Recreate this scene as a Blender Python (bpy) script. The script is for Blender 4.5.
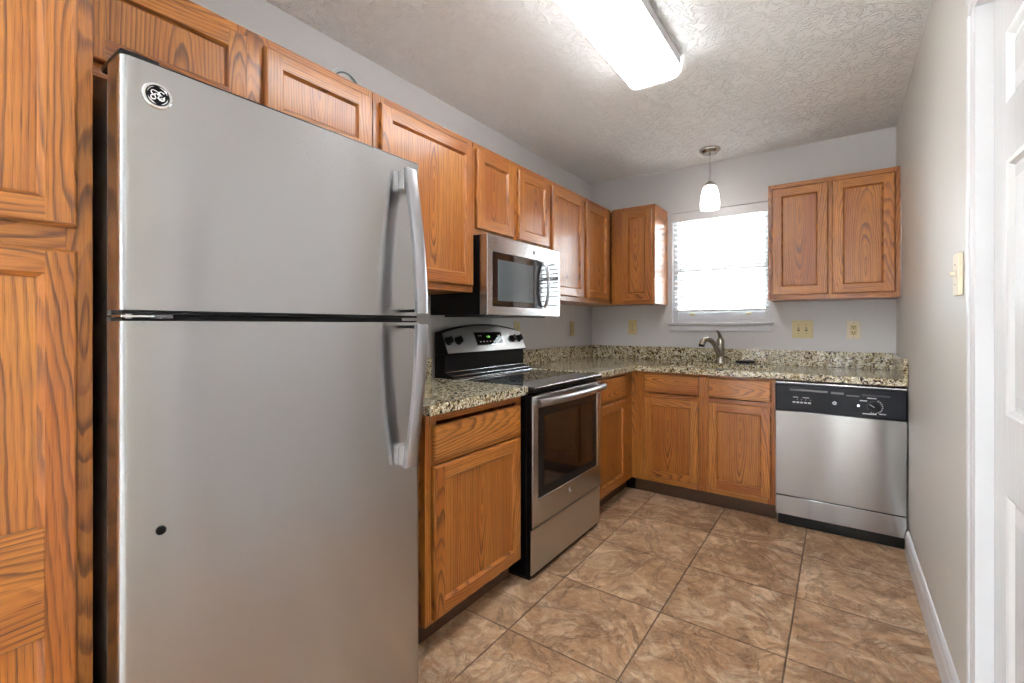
import bpy, bmesh, math, random
from mathutils import Vector
random.seed(7)
S = bpy.context.scene
for o in list(bpy.data.objects): bpy.data.objects.remove(o)
C = S.collection

# ------------------------------------------------------------------ camera
W, H = 2.124, 2.4686
cam = bpy.data.objects.new('camera', bpy.data.cameras.new('camera')); C.objects.link(cam)
cam.location = (1.8276, -3.8122, 1.2027)
cam.rotation_euler = (math.pi/2, 0, 0.6186)
cam.data.sensor_width = 36; cam.data.lens = 459.8/1024*36
cam.data.shift_y = -(341.5-324.8)/1024
cam.data.clip_start = .02
S.camera = cam
# ------------------------------------------------------------------ world, exposure
WORLD_STRENGTH = 10.0
TUBE_STRENGTH = 7.0
sun = bpy.data.objects.new('sun', bpy.data.lights.new('sun', 'SUN')); C.objects.link(sun)
sun.data.energy = 165; sun.data.angle = math.radians(1); sun.data.color = (.93, .97, 1)
sun.rotation_euler = (math.radians(52), 0, math.radians(-8))      # added low sun; bounces off the adjoining room's floor to brighten the ceiling
wd = bpy.data.worlds.new('world'); S.world = wd; wd.use_nodes = True
nt = wd.node_tree; nt.nodes.clear()
_o = nt.nodes.new('ShaderNodeOutputWorld'); _b = nt.nodes.new('ShaderNodeBackground')
_t = nt.nodes.new('ShaderNodeTexCoord'); _s = nt.nodes.new('ShaderNodeSeparateXYZ'); _r = nt.nodes.new('ShaderNodeValToRGB')
nt.links.new(_t.outputs['Generated'], _s.inputs[0]); nt.links.new(_s.outputs['Z'], _r.inputs[0])
_r.color_ramp.elements[0].position = 0.0; _r.color_ramp.elements[0].color = (.55, .55, .52, 1)
_r.color_ramp.elements[1].position = .03; _r.color_ramp.elements[1].color = (.86, .94, 1, 1)
nt.links.new(_r.outputs[0], _b.inputs[0]); _b.inputs[1].default_value = WORLD_STRENGTH
nt.links.new(_b.outputs[0], _o.inputs[0])
S.view_settings.view_transform = 'Standard'; S.view_settings.look = 'None'
S.view_settings.gamma = 1; S.view_settings.exposure = 1.33; S.view_settings.use_curve_mapping = False

# ------------------------------------------------------------------ materials
def srgb(r, g, b):
    f = lambda c: (c/255/12.92) if c/255 <= .04045 else ((c/255+.055)/1.055)**2.4
    return (f(r), f(g), f(b), 1)
class N:
    def __init__(s, name):
        s.m = bpy.data.materials.new(name); s.m.use_nodes = True; s.t = s.m.node_tree; s.t.nodes.clear()
        s.out = s.t.nodes.new('ShaderNodeOutputMaterial')
    def n(s, typ, **kw):
        x = s.t.nodes.new('ShaderNode'+typ)
        for k, v in kw.items():
            if k.startswith('_'): setattr(x, k[1:], v)
            else:
                k2 = int(k[1:]) if k[0] == 'i' and k[1:].isdigit() else k.replace('__', ' ')
                s.set(x.inputs[k2], v)
        return x
    def set(s, inp, v):
        if isinstance(v, bpy.types.NodeSocket): s.t.links.new(v, inp)
        elif isinstance(v, bpy.types.Node): s.t.links.new(v.outputs[0], inp)
        else: inp.default_value = v
    def math(s, op, a, b=None, c=None):
        x = s.t.nodes.new('ShaderNodeMath'); x.operation = op
        for i, v in enumerate((a, b, c)):
            if v is not None: s.set(x.inputs[i], v)
        return x.outputs[0]
    def ramp(s, fac, stops, interp='LINEAR'):
        x = s.t.nodes.new('ShaderNodeValToRGB'); r = x.color_ramp; r.interpolation = interp
        while len(r.elements) < len(stops): r.elements.new(.5)
        for e, (p, c) in zip(r.elements, stops): e.position = p; e.color = c
        s.set(x.inputs[0], fac); return x.outputs[0]
    def mix(s, fac, a, b, mode='MIX'):
        x = s.t.nodes.new('ShaderNodeMix'); x.data_type = 'RGBA'; x.blend_type = mode
        s.set(x.inputs[0], fac); s.set(x.inputs[6], a); s.set(x.inputs[7], b); return x.outputs[2]
    def noise(s, vec, scale, detail=3, rough=.5, dist=0):
        x = s.n('TexNoise', Scale=scale, Detail=detail, Roughness=rough, Distortion=dist)
        if vec is not None: s.set(x.inputs['Vector'], vec)
        return x.outputs[0]
    def scl(s, vec, sx, sy, sz):
        x = s.t.nodes.new('ShaderNodeVectorMath'); x.operation = 'MULTIPLY'
        s.set(x.inputs[0], vec); x.inputs[1].default_value = (sx, sy, sz); return x.outputs[0]
    def bump(s, h, strength, dist, normal=None):
        x = s.n('Bump', Height=h, Strength=strength, Distance=dist)
        if normal is not None: s.set(x.inputs['Normal'], normal)
        return x.outputs[0]
    def bsdf(s, **kw):
        p = s.n('BsdfPrincipled', **kw); s.t.links.new(p.outputs[0], s.out.inputs[0]); return p
    def obj(s): return s.n('TexCoord').outputs['Object']
    def gen_pos(s): return s.n('NewGeometry').outputs['Position']

def plain(name, col, rough=.5, metal=0, **kw):
    m = N(name); m.bsdf(Base__Color=col, Roughness=rough, Metallic=metal, **kw); return m.m
def emit(name, col, st):
    m = N(name); e = m.n('Emission', Color=col, Strength=st); m.t.links.new(e.outputs[0], m.out.inputs[0]); return m.m

def mat_oak(name, light, mid, dark, ringdark):
    m = N(name)
    g = m.n('Attribute', _attribute_name='grain').outputs['Vector']
    sp = m.n('SeparateXYZ', Vector=g)
    x, y, z = sp.outputs
    n1 = m.noise(m.scl(g, 2.2, 9, 9), 1.0, 3, .55)
    n2 = m.noise(m.scl(g, 5, 40, 40), 1.0, 2)
    d = m.math('ADD', m.math('MULTIPLY', x, .12), .012)
    d = m.math('ADD', d, m.math('MULTIPLY', m.math('SUBTRACT', n1, .5), .045))
    yy = m.math('ADD', y, m.math('MULTIPLY', m.math('SUBTRACT', n1, .5), .02))
    r = m.math('SQRT', m.math('ADD', m.math('MULTIPLY', yy, yy), m.math('MULTIPLY', d, d)))
    ph = m.math('ADD', m.math('DIVIDE', r, .0098), m.math('MULTIPLY', n2, .5))
    fr = m.math('FRACT', ph)
    cell = m.n('TexWhiteNoise', _noise_dimensions='1D', W=m.math('FLOOR', ph)).outputs[0]
    ring = m.ramp(fr, [(0, (0, 0, 0, 1)), (.45, (.12, .12, .12, 1)), (.80, (1, 1, 1, 1)), (.92, (.8, .8, .8, 1)), (1, (0, 0, 0, 1))])
    pores = m.noise(m.scl(g, 14, 700, 700), 1.0, 1, .5)
    pmask = m.ramp(pores, [(.50, (0, 0, 0, 1)), (.68, (1, 1, 1, 1))])
    fine = m.noise(m.scl(g, 6, 160, 160), 1.0, 2, .6)
    big = m.noise(m.scl(g, .8, 4, 4), 1.0, 2)
    base = m.mix(m.ramp(big, [(.35, (0, 0, 0, 1)), (.65, (1, 1, 1, 1))]), light, mid)
    base = m.mix(m.math('MULTIPLY', m.ramp(fine, [(.35, (0, 0, 0, 1)), (.7, (1, 1, 1, 1))]), .38), base, dark)
    amt = m.math('MULTIPLY', ring, m.math('ADD', m.math('MULTIPLY', cell, .60), .18))
    base = m.mix(amt, base, ringdark)
    pa = m.math('MULTIPLY', pmask, m.math('ADD', m.math('MULTIPLY', ring, .45), .22))
    base = m.mix(pa, base, ringdark)
    h = m.math('ADD', m.math('MULTIPLY', ring, -.5), m.math('MULTIPLY', pmask, -.5))
    nb = m.bump(h, .18, .0015)
    m.bsdf(Base__Color=base, Roughness=.36, Normal=nb, Coat__Weight=.28, Coat__Roughness=.15)
    return m.m

def mat_granite():
    m = N('granite')
    p = m.gen_pos()
    w = m.n('TexNoise', Scale=28, Detail=3, Vector=p).outputs['Color']
    v = m.n('VectorMath', _operation='MULTIPLY_ADD', i0=w, i1=(.035,)*3, i2=p).outputs[0]
    c1 = m.n('TexVoronoi', Scale=105, Vector=v); r1 = m.n('SeparateColor', Color=c1.outputs['Color']).outputs[0]
    c2 = m.n('TexVoronoi', Scale=300, Vector=v); r2 = m.n('SeparateColor', Color=c2.outputs['Color']).outputs[1]
    n = m.noise(v, 16, 4, .6)
    f = m.math('ADD', m.math('MULTIPLY', r1, .62), m.math('MULTIPLY', n, .55))
    col = m.ramp(f, [(.0, srgb(24, 19, 16)), (.29, srgb(66, 50, 36)), (.37, srgb(142, 118, 82)), (.44, srgb(186, 170, 130)),
                     (.56, srgb(216, 206, 176)), (.72, srgb(234, 228, 208)), (.88, srgb(120, 108, 88))], 'CONSTANT')
    speck = m.ramp(r2, [(0, (1, 1, 1, 1)), (.20, (0, 0, 0, 1))], 'CONSTANT')
    col = m.mix(m.math('MULTIPLY', speck, .75), col, srgb(48, 38, 28))
    sp2 = m.ramp(r2, [(.0, (0, 0, 0, 1)), (.82, (1, 1, 1, 1))], 'CONSTANT')
    col = m.mix(m.math('MULTIPLY', sp2, .4), col, srgb(160, 136, 84))
    m.bsdf(Base__Color=col, Roughness=.13, Coat__Weight=.2, Coat__Roughness=.05); return m.m

def mat_floor():
    m = N('stone_tile'); p = m.gen_pos(); T = .4543
    sp = m.n('SeparateXYZ', Vector=p)
    u = m.math('DIVIDE', m.math('SUBTRACT', sp.outputs[0], .7629), T)
    v = m.math('DIVIDE', m.math('SUBTRACT', sp.outputs[1], -2.3404), T)
    fu, fv = m.math('FRACT', u), m.math('FRACT', v)
    def edge(f): return m.math('MINIMUM', f, m.math('SUBTRACT', 1.0, f))
    e = m.math('MINIMUM', edge(fu), edge(fv))
    grout = m.ramp(e, [(0, (1, 1, 1, 1)), (.0042, (1, 1, 1, 1)), (.0068, (0, 0, 0, 1))])
    cid = m.n('CombineXYZ', X=m.math('FLOOR', u), Y=m.math('FLOOR', v))
    wn = m.n('TexWhiteNoise', _noise_dimensions='3D', Vector=cid)
    rnd = wn.outputs['Color']
    q = m.n('VectorMath', _operation='MULTIPLY_ADD', i0=rnd, i1=(7., 9., 5.), i2=p).outputs[0]
    n1 = m.noise(q, 2.4, 7, .64, .8)
    n2 = m.noise(q, 8, 9, .74, 1.2)
    n3 = m.noise(q, 60, 4, .7, .5)
    rid = m.noise(q, 3.6, 7, .68, 1.2)
    ridge = m.math('ABSOLUTE', m.math('SUBTRACT', rid, .5))
    vein = m.ramp(ridge, [(0, (1, 1, 1, 1)), (.012, (.5, .5, .5, 1)), (.05, (0, 0, 0, 1))])
    col = m.ramp(n1, [(.30, srgb(120, 86, 56)), (.43, srgb(158, 120, 86)), (.54, srgb(196, 162, 128)), (.66, srgb(232, 212, 186))])
    c2 = m.ramp(n2, [(.34, srgb(112, 78, 50)), (.5, srgb(172, 136, 102)), (.62, srgb(236, 220, 198))])
    col = m.mix(.48, col, c2)
    col = m.mix(m.math('MULTIPLY', m.ramp(n3, [(.4, (0, 0, 0, 1)), (.62, (1, 1, 1, 1))]), .30), col, srgb(196, 180, 158))
    col = m.mix(m.math('MULTIPLY', vein, .42), col, srgb(88, 64, 46))
    tone = m.n('SeparateColor', Color=rnd).outputs[2]
    col = m.mix(m.math('MULTIPLY', tone, .12), col, srgb(126, 98, 72))
    col = m.mix(m.math('MULTIPLY', grout, .7), col, srgb(58, 42, 32))
    col = m.mix(1.0, col, (1.12, 1.05, .98, 1), 'MULTIPLY')
    h = m.math('ADD', m.math('MULTIPLY', n2, .7), m.math('MULTIPLY', vein, -.5))
    h = m.math('ADD', h, m.math('MULTIPLY', n3, .15))
    h = m.math('SUBTRACT', h, m.math('MULTIPLY', grout, .8))
    m.bsdf(Base__Color=col, Roughness=.42, Normal=m.bump(h, .8, .008)); return m.m

def mat_ceiling():
    m = N('stomped_ceiling'); p = m.gen_pos()
    fl = m.scl(p, 1, 1, 0)
    wob = m.n('TexNoise', Scale=7, Detail=2, Vector=fl).outputs['Color']
    q = m.n('VectorMath', _operation='MULTIPLY_ADD', i0=wob, i1=(.05, .05, 0), i2=fl).outputs[0]
    hs = []
    for k, off in enumerate(((0, 0, 0), (3.37, 1.71, 0))):
        qq = m.n('VectorMath', _operation='ADD', i0=q, i1=off).outputs[0]
        vo = m.n('TexVoronoi', Scale=4.2, Vector=qq, _voronoi_dimensions='2D')
        dlt = m.n('VectorMath', _operation='SUBTRACT', i0=qq, i1=vo.outputs['Position']).outputs[0]
        s3 = m.n('SeparateXYZ', Vector=dlt)
        ang = m.math('ARCTAN2', s3.outputs[1], s3.outputs[0])
        rad = m.math('SQRT', m.math('ADD', m.math('MULTIPLY', s3.outputs[0], s3.outputs[0]), m.math('MULTIPLY', s3.outputs[1], s3.outputs[1])))
        cr = m.n('SeparateColor', Color=vo.outputs['Color']).outputs[0]
        vv = m.n('CombineXYZ', X=m.math('MULTIPLY', ang, 2.6), Y=m.math('MULTIPLY', rad, 10.), Z=m.math('MULTIPLY', cr, 40.))
        nn = m.noise(vv.outputs[0], 1.5, 2, .5, .5)
        r = m.ramp(nn, [(.53, (0, 0, 0, 1)), (.60, (1, 1, 1, 1)), (.67, (.1, .1, .1, 1)), (1, (0, 0, 0, 1))])
        hs.append(r)
    h = m.math('MAXIMUM', hs[0], hs[1])
    h = m.math('ADD', h, m.math('MULTIPLY', m.noise(fl, 50, 2), .10))
    m.bsdf(Base__Color=srgb(252, 252, 252), Roughness=.8, Normal=m.bump(h, .8, .008)); return m.m

def mat_wall(name, c):
    m = N(name); p = m.gen_pos()
    m.bsdf(Base__Color=c, Roughness=.45, Normal=m.bump(m.noise(p, 320, 2), .08, .001)); return m.m

ROT = .25
def mat_steel(name, c, rough, aniso=0, wob=0, axis='Z', rot=0.0):
    m = N(name); p = m.obj()
    st = m.scl(p, 3, 3, 900) if rot == 0 else m.scl(p, 900, 900, 3)
    nb = m.bump(m.noise(st, 1, 2), .02, .0006)
    if wob:
        nb = m.bump(m.noise(m.scl(p, 4.5, 4.5, .7), 1, 1, .3, 0), wob, .03, nb)
    sm = m.noise(m.scl(p, 1.6, 1.6, 1.1), 1, 4, .6, 1.)
    rr = m.math('ADD', m.math('MULTIPLY', sm, .03), rough-.015)
    if wob >= .1:
        rr = m.math('ADD', rr, m.math('MULTIPLY', m.math('SUBTRACT', m.noise(m.scl(p, 9, 9, .8), 1, 2, .5), .5), .12))
    b = m.bsdf(Base__Color=c, Metallic=1., Roughness=rr, Normal=nb)
    if aniso:
        tg = m.n('Tangent', _direction_type='RADIAL', _axis='Z')
        b.inputs['Anisotropic'].default_value = aniso
        b.inputs['Anisotropic Rotation'].default_value = ROT
        m.set(b.inputs['Tangent'], tg)
    return m.m

OAK = mat_oak('golden_oak', srgb(198, 128, 54), srgb(170, 96, 30), srgb(122, 60, 14), srgb(58, 24, 6))
OAKS = mat_oak('golden_oak_side', srgb(192, 124, 56), srgb(172, 100, 38), srgb(148, 80, 28), srgb(106, 54, 18))
GRAN = mat_granite(); TILE = mat_floor(); CEIL = mat_ceiling()
WALL = mat_wall('grey_wall_paint', srgb(212, 210, 211)); WALLR = mat_wall('greige_wall_paint', srgb(208, 204, 198))
TRIM = plain('white_trim_paint', srgb(218, 217, 220), .28)
def _door():
    m = N('embossed_white_door'); p = m.gen_pos()
    n = m.noise(m.scl(p, 40, 40, 5), 1, 3, .6, .8)
    m.bsdf(Base__Color=srgb(214, 213, 214), Roughness=.22, Normal=m.bump(n, .35, .002)); return m.m
DOORM = _door()
STEELF = mat_steel('brushed_steel_fridge', (.47, .46, .465, 1), .24, .9, .10)
STEEL = mat_steel('brushed_steel', (.54, .52, .51, 1), .25, .5, .03)
STEELD = mat_steel('brushed_steel_dishwasher', (.37, .36, .36, 1), .18, 1., .0)
CHROME = plain('polished_metal', (.78, .78, .80, 1), .10, 1)
NICKEL = plain('brushed_nickel', (.42, .38, .34, 1), .27, 1)
BLACK = plain('black_plastic', (.006, .006, .007, 1), .3, Specular__IOR__Level=.3)
BLACKM = plain('black_enamel', (.005, .005, .006, 1), .3, Specular__IOR__Level=.22)
STEELP = mat_steel('satin_steel_panel', (.55, .53, .51, 1), .34)
BROWNK = plain('dark_brown_side', (.030, .018, .014, 1), .4)
NAVY = plain('black_control_plastic', (.008, .008, .014, 1), .3, Specular__IOR__Level=.2)
GLASSB = plain('black_glass', (.006, .006, .007, 1), .04, 0, Coat__Weight=1.)
OVENG = plain('oven_window_glass', (.010, .006, .005, 1), .06)
MWIN = plain('microwave_window_mesh', (.10, .12, .13, 1), .08)
GREYK = plain('grey_plastic', (.16, .15, .16, 1), .45)
WHITEP = plain('white_print', (.62, .62, .66, 1), .5)
IVORY = plain('ivory_plastic', srgb(214, 196, 146), .35)
IVORYL = plain('pale_almond_plastic', srgb(232, 220, 196), .35)
SLOT = plain('dark_slot', (.05, .035, .02, 1), .6)
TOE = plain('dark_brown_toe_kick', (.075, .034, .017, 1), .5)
GREEN = emit('green_digits', (.35, 1, .2, 1), .55)
CORD = plain('blind_cord', (.55, .54, .54, 1), .6)
def _blind():
    m = N('white_blind_slat')
    a = m.n('BsdfDiffuse', Color=(.92, .92, .92, 1)); b = m.n('BsdfTranslucent', Color=(.95, .95, .95, 1))
    x = m.n('MixShader', Fac=.5, i1=a.outputs[0], i2=b.outputs[0]); m.t.links.new(x.outputs[0], m.out.inputs[0]); return m.m
BLIND = _blind()
def _pane():
    m = N('window_glass')
    a = m.n('BsdfTransparent', Color=(.96, .98, .98, 1)); b = m.n('BsdfGlossy', Roughness=.02)
    f = m.n('Fresnel', IOR=1.45)
    x = m.n('MixShader', Fac=f.outputs[0], i1=a.outputs[0], i2=b.outputs[0]); m.t.links.new(x.outputs[0], m.out.inputs[0]); return m.m
PANE = _pane()
LENSCAP = plain('white_translucent_cap', (.9, .9, .9, 1), .4, 0, Emission__Color=(1, 1, 1, 1), Emission__Strength=1.2)
LENS = emit('lit_light_diffuser', (.97, .985, 1, 1), TUBE_STRENGTH)
def _shade():
    m = N('lit_frosted_glass_shade')
    m.bsdf(Base__Color=(.9, .9, .88, 1), Roughness=.3, Emission__Color=(1, .98, .95, 1), Emission__Strength=2.2); return m.m
SHADE = _shade()

# ------------------------------------------------------------------ mesh helpers
def tfW(u, v, n): return (u, v, n)                 # world
def tfL(u, v, n): return (n, u, v)                 # left wall, faces +x : u=y v=z n=x
def tfB(u, v, n): return (u, -n, v)                # back wall, faces -y
def tfR(u, v, n): return (W-n, u, v)               # right wall, faces -x
class MB:
    def __init__(s): s.v = []; s.f = []; s.mi = []; s.g = []; s.mats = []; s.sm = []
    def mat(s, m):
        if m not in s.mats: s.mats.append(m)
        return s.mats.index(m)
    def add(s, vs, fs, m, tf=tfW, grain=None, smooth=False, ctr=None, flat=()):
        b = len(s.v); k = s.mat(m)
        if ctr is None:
            ctr = [sum(p[i] for p in vs)/len(vs) for i in range(3)]
        off = s.off
        for p in vs:
            s.v.append(tf(*p))
            l = [p[i]-ctr[i] for i in range(3)]
            if grain == 'u': gg = (l[0], l[1], l[2])
            elif grain == 'n': gg = (l[2], l[0], l[1])
            else: gg = (l[1], l[0], l[2])
            s.g.append((gg[0]+off[0], gg[1]+off[1], gg[2]+off[2]))
        for i_, f in enumerate(fs): s.f.append([b+i for i in f]); s.mi.append(k); s.sm.append(smooth and i_ not in flat)
    off = (0, 0, 0)
    def rnd(s, spread=.05):
        s.off = (random.uniform(-.35, .55), random.uniform(-spread, spread), random.uniform(-3, 3)); return s
    def box(s, u0, u1, v0, v1, n0, n1, m, tf=tfW, bev=0, grain='v', seg=1, spread=.05, ox=None):
        s.rnd(spread)
        if ox is not None: s.off = (ox, s.off[1], s.off[2])
        if u0 > u1: u0, u1 = u1, u0
        if v0 > v1: v0, v1 = v1, v0
        if n0 > n1: n0, n1 = n1, n0
        if bev <= 0:
            vs = [(u, v, n) for n in (n0, n1) for v in (v0, v1) for u in (u0, u1)]
            fs = [(0, 2, 3, 1), (4, 5, 7, 6), (0, 1, 5, 4), (2, 6, 7, 3), (0, 4, 6, 2), (1, 3, 7, 5)]
            s.add(vs, fs, m, tf, grain)
        else:
            bm = bmesh.new(); bmesh.ops.create_cube(bm, size=1)
            for p in bm.verts: p.co = Vector(((u0+u1)/2+p.co.x*(u1-u0), (v0+v1)/2+p.co.y*(v1-v0), (n0+n1)/2+p.co.z*(n1-n0)))
            bev = min(bev, .49*min(u1-u0, v1-v0, n1-n0))
            bmesh.ops.bevel(bm, geom=list(bm.edges), offset=bev, segments=seg, profile=.5, affect='EDGES')
            bm.verts.index_update()
            bm.normal_update(); bm.faces.index_update()
            fl = {f.index for f in bm.faces if max(abs(c) for c in f.normal) > .999}
            s.add([tuple(p.co) for p in bm.verts], [[q.index for q in f.verts] for f in bm.faces], m, tf, grain, smooth=seg > 1, flat=fl, ctr=((u0+u1)/2, (v0+v1)/2, (n0+n1)/2))
            bm.free()
        return s
    def prism(s, prof, w0, w1, m, place, smooth=False):
        """closed 2D profile swept from w0 to w1; place(a,b,w)->world"""
        n = len(prof); vs = [place(a, b, w0) for a, b in prof]+[place(a, b, w1) for a, b in prof]
        fs = [[i, (i+1) % n, n+(i+1) % n, n+i] for i in range(n)]+[list(range(n))[::-1], list(range(n, 2*n))]
        fl = {i for i in range(n) if math.dist(prof[i], prof[(i+1) % n]) > .03} | {n, n+1}
        s.add(vs, fs, m, smooth=smooth, flat=fl); return s
    def tube(s, pts, r, m, seg=12, flat=1.0, up=None):
        pts = [Vector(p) for p in pts]; n = len(pts)
        rr = r if isinstance(r, (list, tuple)) else [r]*n
        vs = []; prevu = None
        for i, p in enumerate(pts):
            d = (pts[min(i+1, n-1)]-pts[max(i-1, 0)]).normalized()
            a = Vector(up) if up else (prevu if prevu else (Vector((0, 0, 1)) if abs(d.z) < .9 else Vector((1, 0, 0))))
            a = (a-d*a.dot(d)).normalized(); b = d.cross(a); prevu = a
            for k in range(seg):
                t = 2*math.pi*k/seg; vs.append(tuple(p+a*math.cos(t)*rr[i]*flat+b*math.sin(t)*rr[i]))
        fs = [[i*seg+k, i*seg+(k+1) % seg, (i+1)*seg+(k+1) % seg, (i+1)*seg+k] for i in range(n-1) for k in range(seg)]
        fs += [list(range(seg))[::-1], [(n-1)*seg+k for k in range(seg)]]
        s.add(vs, fs, m, smooth=True); return s
    def lathe(s, prof, c, m, seg=32, axis=(0, 0, 1), smooth=True):
        """prof list of (r, h) along axis; closed at both ends"""
        ax = Vector(axis).normalized(); a = Vector((1, 0, 0)) if abs(ax.x) < .9 else Vector((0, 1, 0))
        a = (a-ax*a.dot(ax)).normalized(); b = ax.cross(a); c = Vector(c); vs = []
        for r, h in prof:
            for k in range(seg):
                t = 2*math.pi*k/seg; vs.append(tuple(c+ax*h+a*r*math.cos(t)+b*r*math.sin(t)))
        n = len(prof)
        fs = [[i*seg+k, i*seg+(k+1) % seg, (i+1)*seg+(k+1) % seg, (i+1)*seg+k] for i in range(n-1) for k in range(seg)]
        fs += [list(range(seg))[::-1], [(n-1)*seg+k for k in range(seg)]]
        s.add(vs, fs, m, smooth=smooth); return s
    def plate(s, us, vs_, skip, n0, n1, m, tf, grain='v'):
        """slab made of grid cells, cells in skip are open; inner walls only at borders"""
        s.rnd(); nu, nv = len(us)-1, len(vs_)-1
        idx = {}; P = []
        def vid(i, j, k):
            if (i, j, k) not in idx: idx[(i, j, k)] = len(P); P.append((us[i], vs_[j], (n0, n1)[k]))
            return idx[(i, j, k)]
        F = []; full = lambda i, j: 0 <= i < nu and 0 <= j < nv and (i, j) not in skip
        for i in range(nu):
            for j in range(nv):
                if not full(i, j): continue
                F.append([vid(i, j, 1), vid(i+1, j, 1), vid(i+1, j+1, 1), vid(i, j+1, 1)])
                F.append([vid(i, j+1, 0), vid(i+1, j+1, 0), vid(i+1, j, 0), vid(i, j, 0)])
                for (di, dj, a, b) in ((-1, 0, (i, j), (i, j+1)), (1, 0, (i+1, j+1), (i+1, j)), (0, -1, (i+1, j), (i, j)), (0, 1, (i, j+1), (i+1, j+1))):
                    if not full(i+di, j+dj):
                        F.append([vid(*a, 0), vid(*a, 1), vid(*b, 1), vid(*b, 0)])
        s.add(P, F, m, tf, grain); return s
    def build(s, name, parent=None, bevel=0, seg=2):
        me = bpy.data.meshes.new(name)
        o = bpy.data.objects.new(name, me); C.objects.link(o)
        base = Vector((0, 0, 0))
        if parent:
            o.parent = parent; q = parent
            while q: base += q.location; q = q.parent
        me.from_pydata([tuple(Vector(p)-base) for p in s.v], [], s.f)
        for m in s.mats: me.materials.append(m)
        me.polygons.foreach_set('material_index', s.mi)
        at = me.attributes.new('grain', 'FLOAT_VECTOR', 'POINT')
        at.data.foreach_set('vector', [c for g in s.g for c in g])
        bm = bmesh.new(); bm.from_mesh(me); bmesh.ops.recalc_face_normals(bm, faces=bm.faces); bm.to_mesh(me); bm.free()
        if any(s.sm):
            me.set_sharp_from_angle(angle=math.radians(38)); me.polygons.foreach_set('use_smooth', s.sm)
        if bevel:
            md = o.modifiers.new('bevel', 'BEVEL'); md.width = bevel; md.segments = seg; md.limit_method = 'ANGLE'; md.angle_limit = math.radians(50)
        me.update(); return o
def tag(o, label, cat, group=None):
    o['label'] = label; o['category'] = cat
    if group: o['group'] = group
    return o
def thing(name, loc, label, cat, group=None):
    o = bpy.data.objects.new(name, None); C.objects.link(o); o.location = loc; o.empty_display_size = .1
    return tag(o, label, cat, group)
def struct(o): o['kind'] = 'structure'; return o
def sthing(name, loc):
    o = bpy.data.objects.new(name, None); C.objects.link(o); o.location = loc; return struct(o)
G = .0015

# ------------------------------------------------------------------ room shell
YR = -7.6
struct(MB().box(-1.6, 4.2, -4.2, .12, -.08, 0, TILE).build('floor'))
struct(MB().box(-1.6, 4.2, YR, -4.2, -.08, 0, plain('pale_bounce_carpet', srgb(218, 216, 212), .9)).build('floor_dining'))  # unseen floor, made pale to bounce light up to the ceiling
struct(MB().box(-1.6, 4.2, YR, .12, H, H+.1, CEIL).build('ceiling'))
WX0, WX1, WZ0, WZ1 = .716, 1.415, 1.205, 2.107
struct(MB().plate([-.12, WX0, WX1, W+.12], [0, WZ0, WZ1, H], {(1, 1)}, -.12, 0, WALL, tfB).build('wall_back'))
struct(MB().box(-4.2, 0, 0, H, -.12, 0, WALL, tfL).build('wall_left'))
DY0, DY1, DZ = -2.97, -2.150, 2.03
struct(MB().plate([-4.2, DY0, DY1, 0], [0, DZ, H], {(1, 0)}, -.12, 0, WALLR, tfR).build('wall_right'))
# adjoining room behind the camera
struct(MB().box(-1.6, -.12, -4.32, -4.2, 0, H, WALL).build('wall_dining_left_return'))
struct(MB().box(W+.12, 4.2, -4.32, -4.2, 0, H, WALL).build('wall_dining_right_return'))
struct(MB().box(-1.72, -1.6, YR, -4.2, 0, H, WALL).build('wall_dining_left'))
struct(MB().box(4.2, 4.32, YR, -4.2, 0, H, WALL).build('wall_dining_right'))
rw = [(-1.45, .15, .06, 2.1), (1.75, 1.93, .06, 2.1)]  # wide unseen window added to let daylight in; narrow one follows the dishwasher's streak
us = sorted([-1.6, 4.2]+[a for r in rw for a in r[:2]]); vs_ = [0, .06, 2.1, H]
skip = set()
for (a, b, c, d) in rw:
    for i in range(len(us)-1):
        for j in range(len(vs_)-1):
            if us[i] >= a-1e-6 and us[i+1] <= b+1e-6 and vs_[j] >= c-1e-6 and vs_[j+1] <= d+1e-6: skip.add((i, j))
struct(MB().plate(us, vs_, skip, -YR, -YR+.12, WALL, tfB).build('wall_dining_rear'))
for i, (a, b, c, d) in enumerate(rw):
    w = sthing('window_%d' % (i+2), (a, YR, c))
    f = MB().plate([a, a+.05, b-.05, b], [c, c+.05, d-.05, d], {(1, 1)}, -YR+.03, -YR+.09, TRIM, tfB).build('window_frame', w)
    MB().box(a+.05, b-.05, c+.05, d-.05, -YR+.055, -YR+.061, PANE, tfB).build('pane', w)
# baseboard on the right wall
def basemold(y0, y1):
    prof = [(0, 0), (.016, 0), (.016, .085), (.012, .10), (.011, .112), (.005, .122), (0, .125)]
    return MB().prism(prof, y0, y1, TRIM, lambda a, b, w: (W-a-.0005, w, b+.0005))
struct(basemold(-2.079, -.655).build('baseboard_right'))

# window over the sink
w1 = sthing('window_1', (1.06, 0, WZ0))
fr = MB().plate([WX0, WX0+.035, WX1-.035, WX1], [WZ0, WZ0+.035, WZ1-.035, WZ1], {(1, 1)}, -.10, -.05, TRIM, tfB)
fr.box(WX0+.035, WX1-.035, 1.63, 1.67, -.095, -.055, TRIM, tfB)
fr.box(WX0+.035, WX1-.035, WZ0+.035, WZ0+.107, -.095, -.06, TRIM, tfB, .003)
fr.build('window_frame', w1)
MB().box(WX0+.035, WX1-.035, WZ0+.107, 1.63, -.08, -.076, PANE, tfB).build('pane', w1)
MB().box(WX0+.035, WX1-.035, 1.67, WZ1-.035, -.09, -.086, PANE, tfB).build('pane', w1)
sill = MB().box(.691, 1.441, 1.207, 1.222, 0, .052, TRIM, tfB, .004, seg=2)
sill.box(WX0, WX1, 1.2055, 1.2215, -.05, 0, TRIM, tfB)
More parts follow.
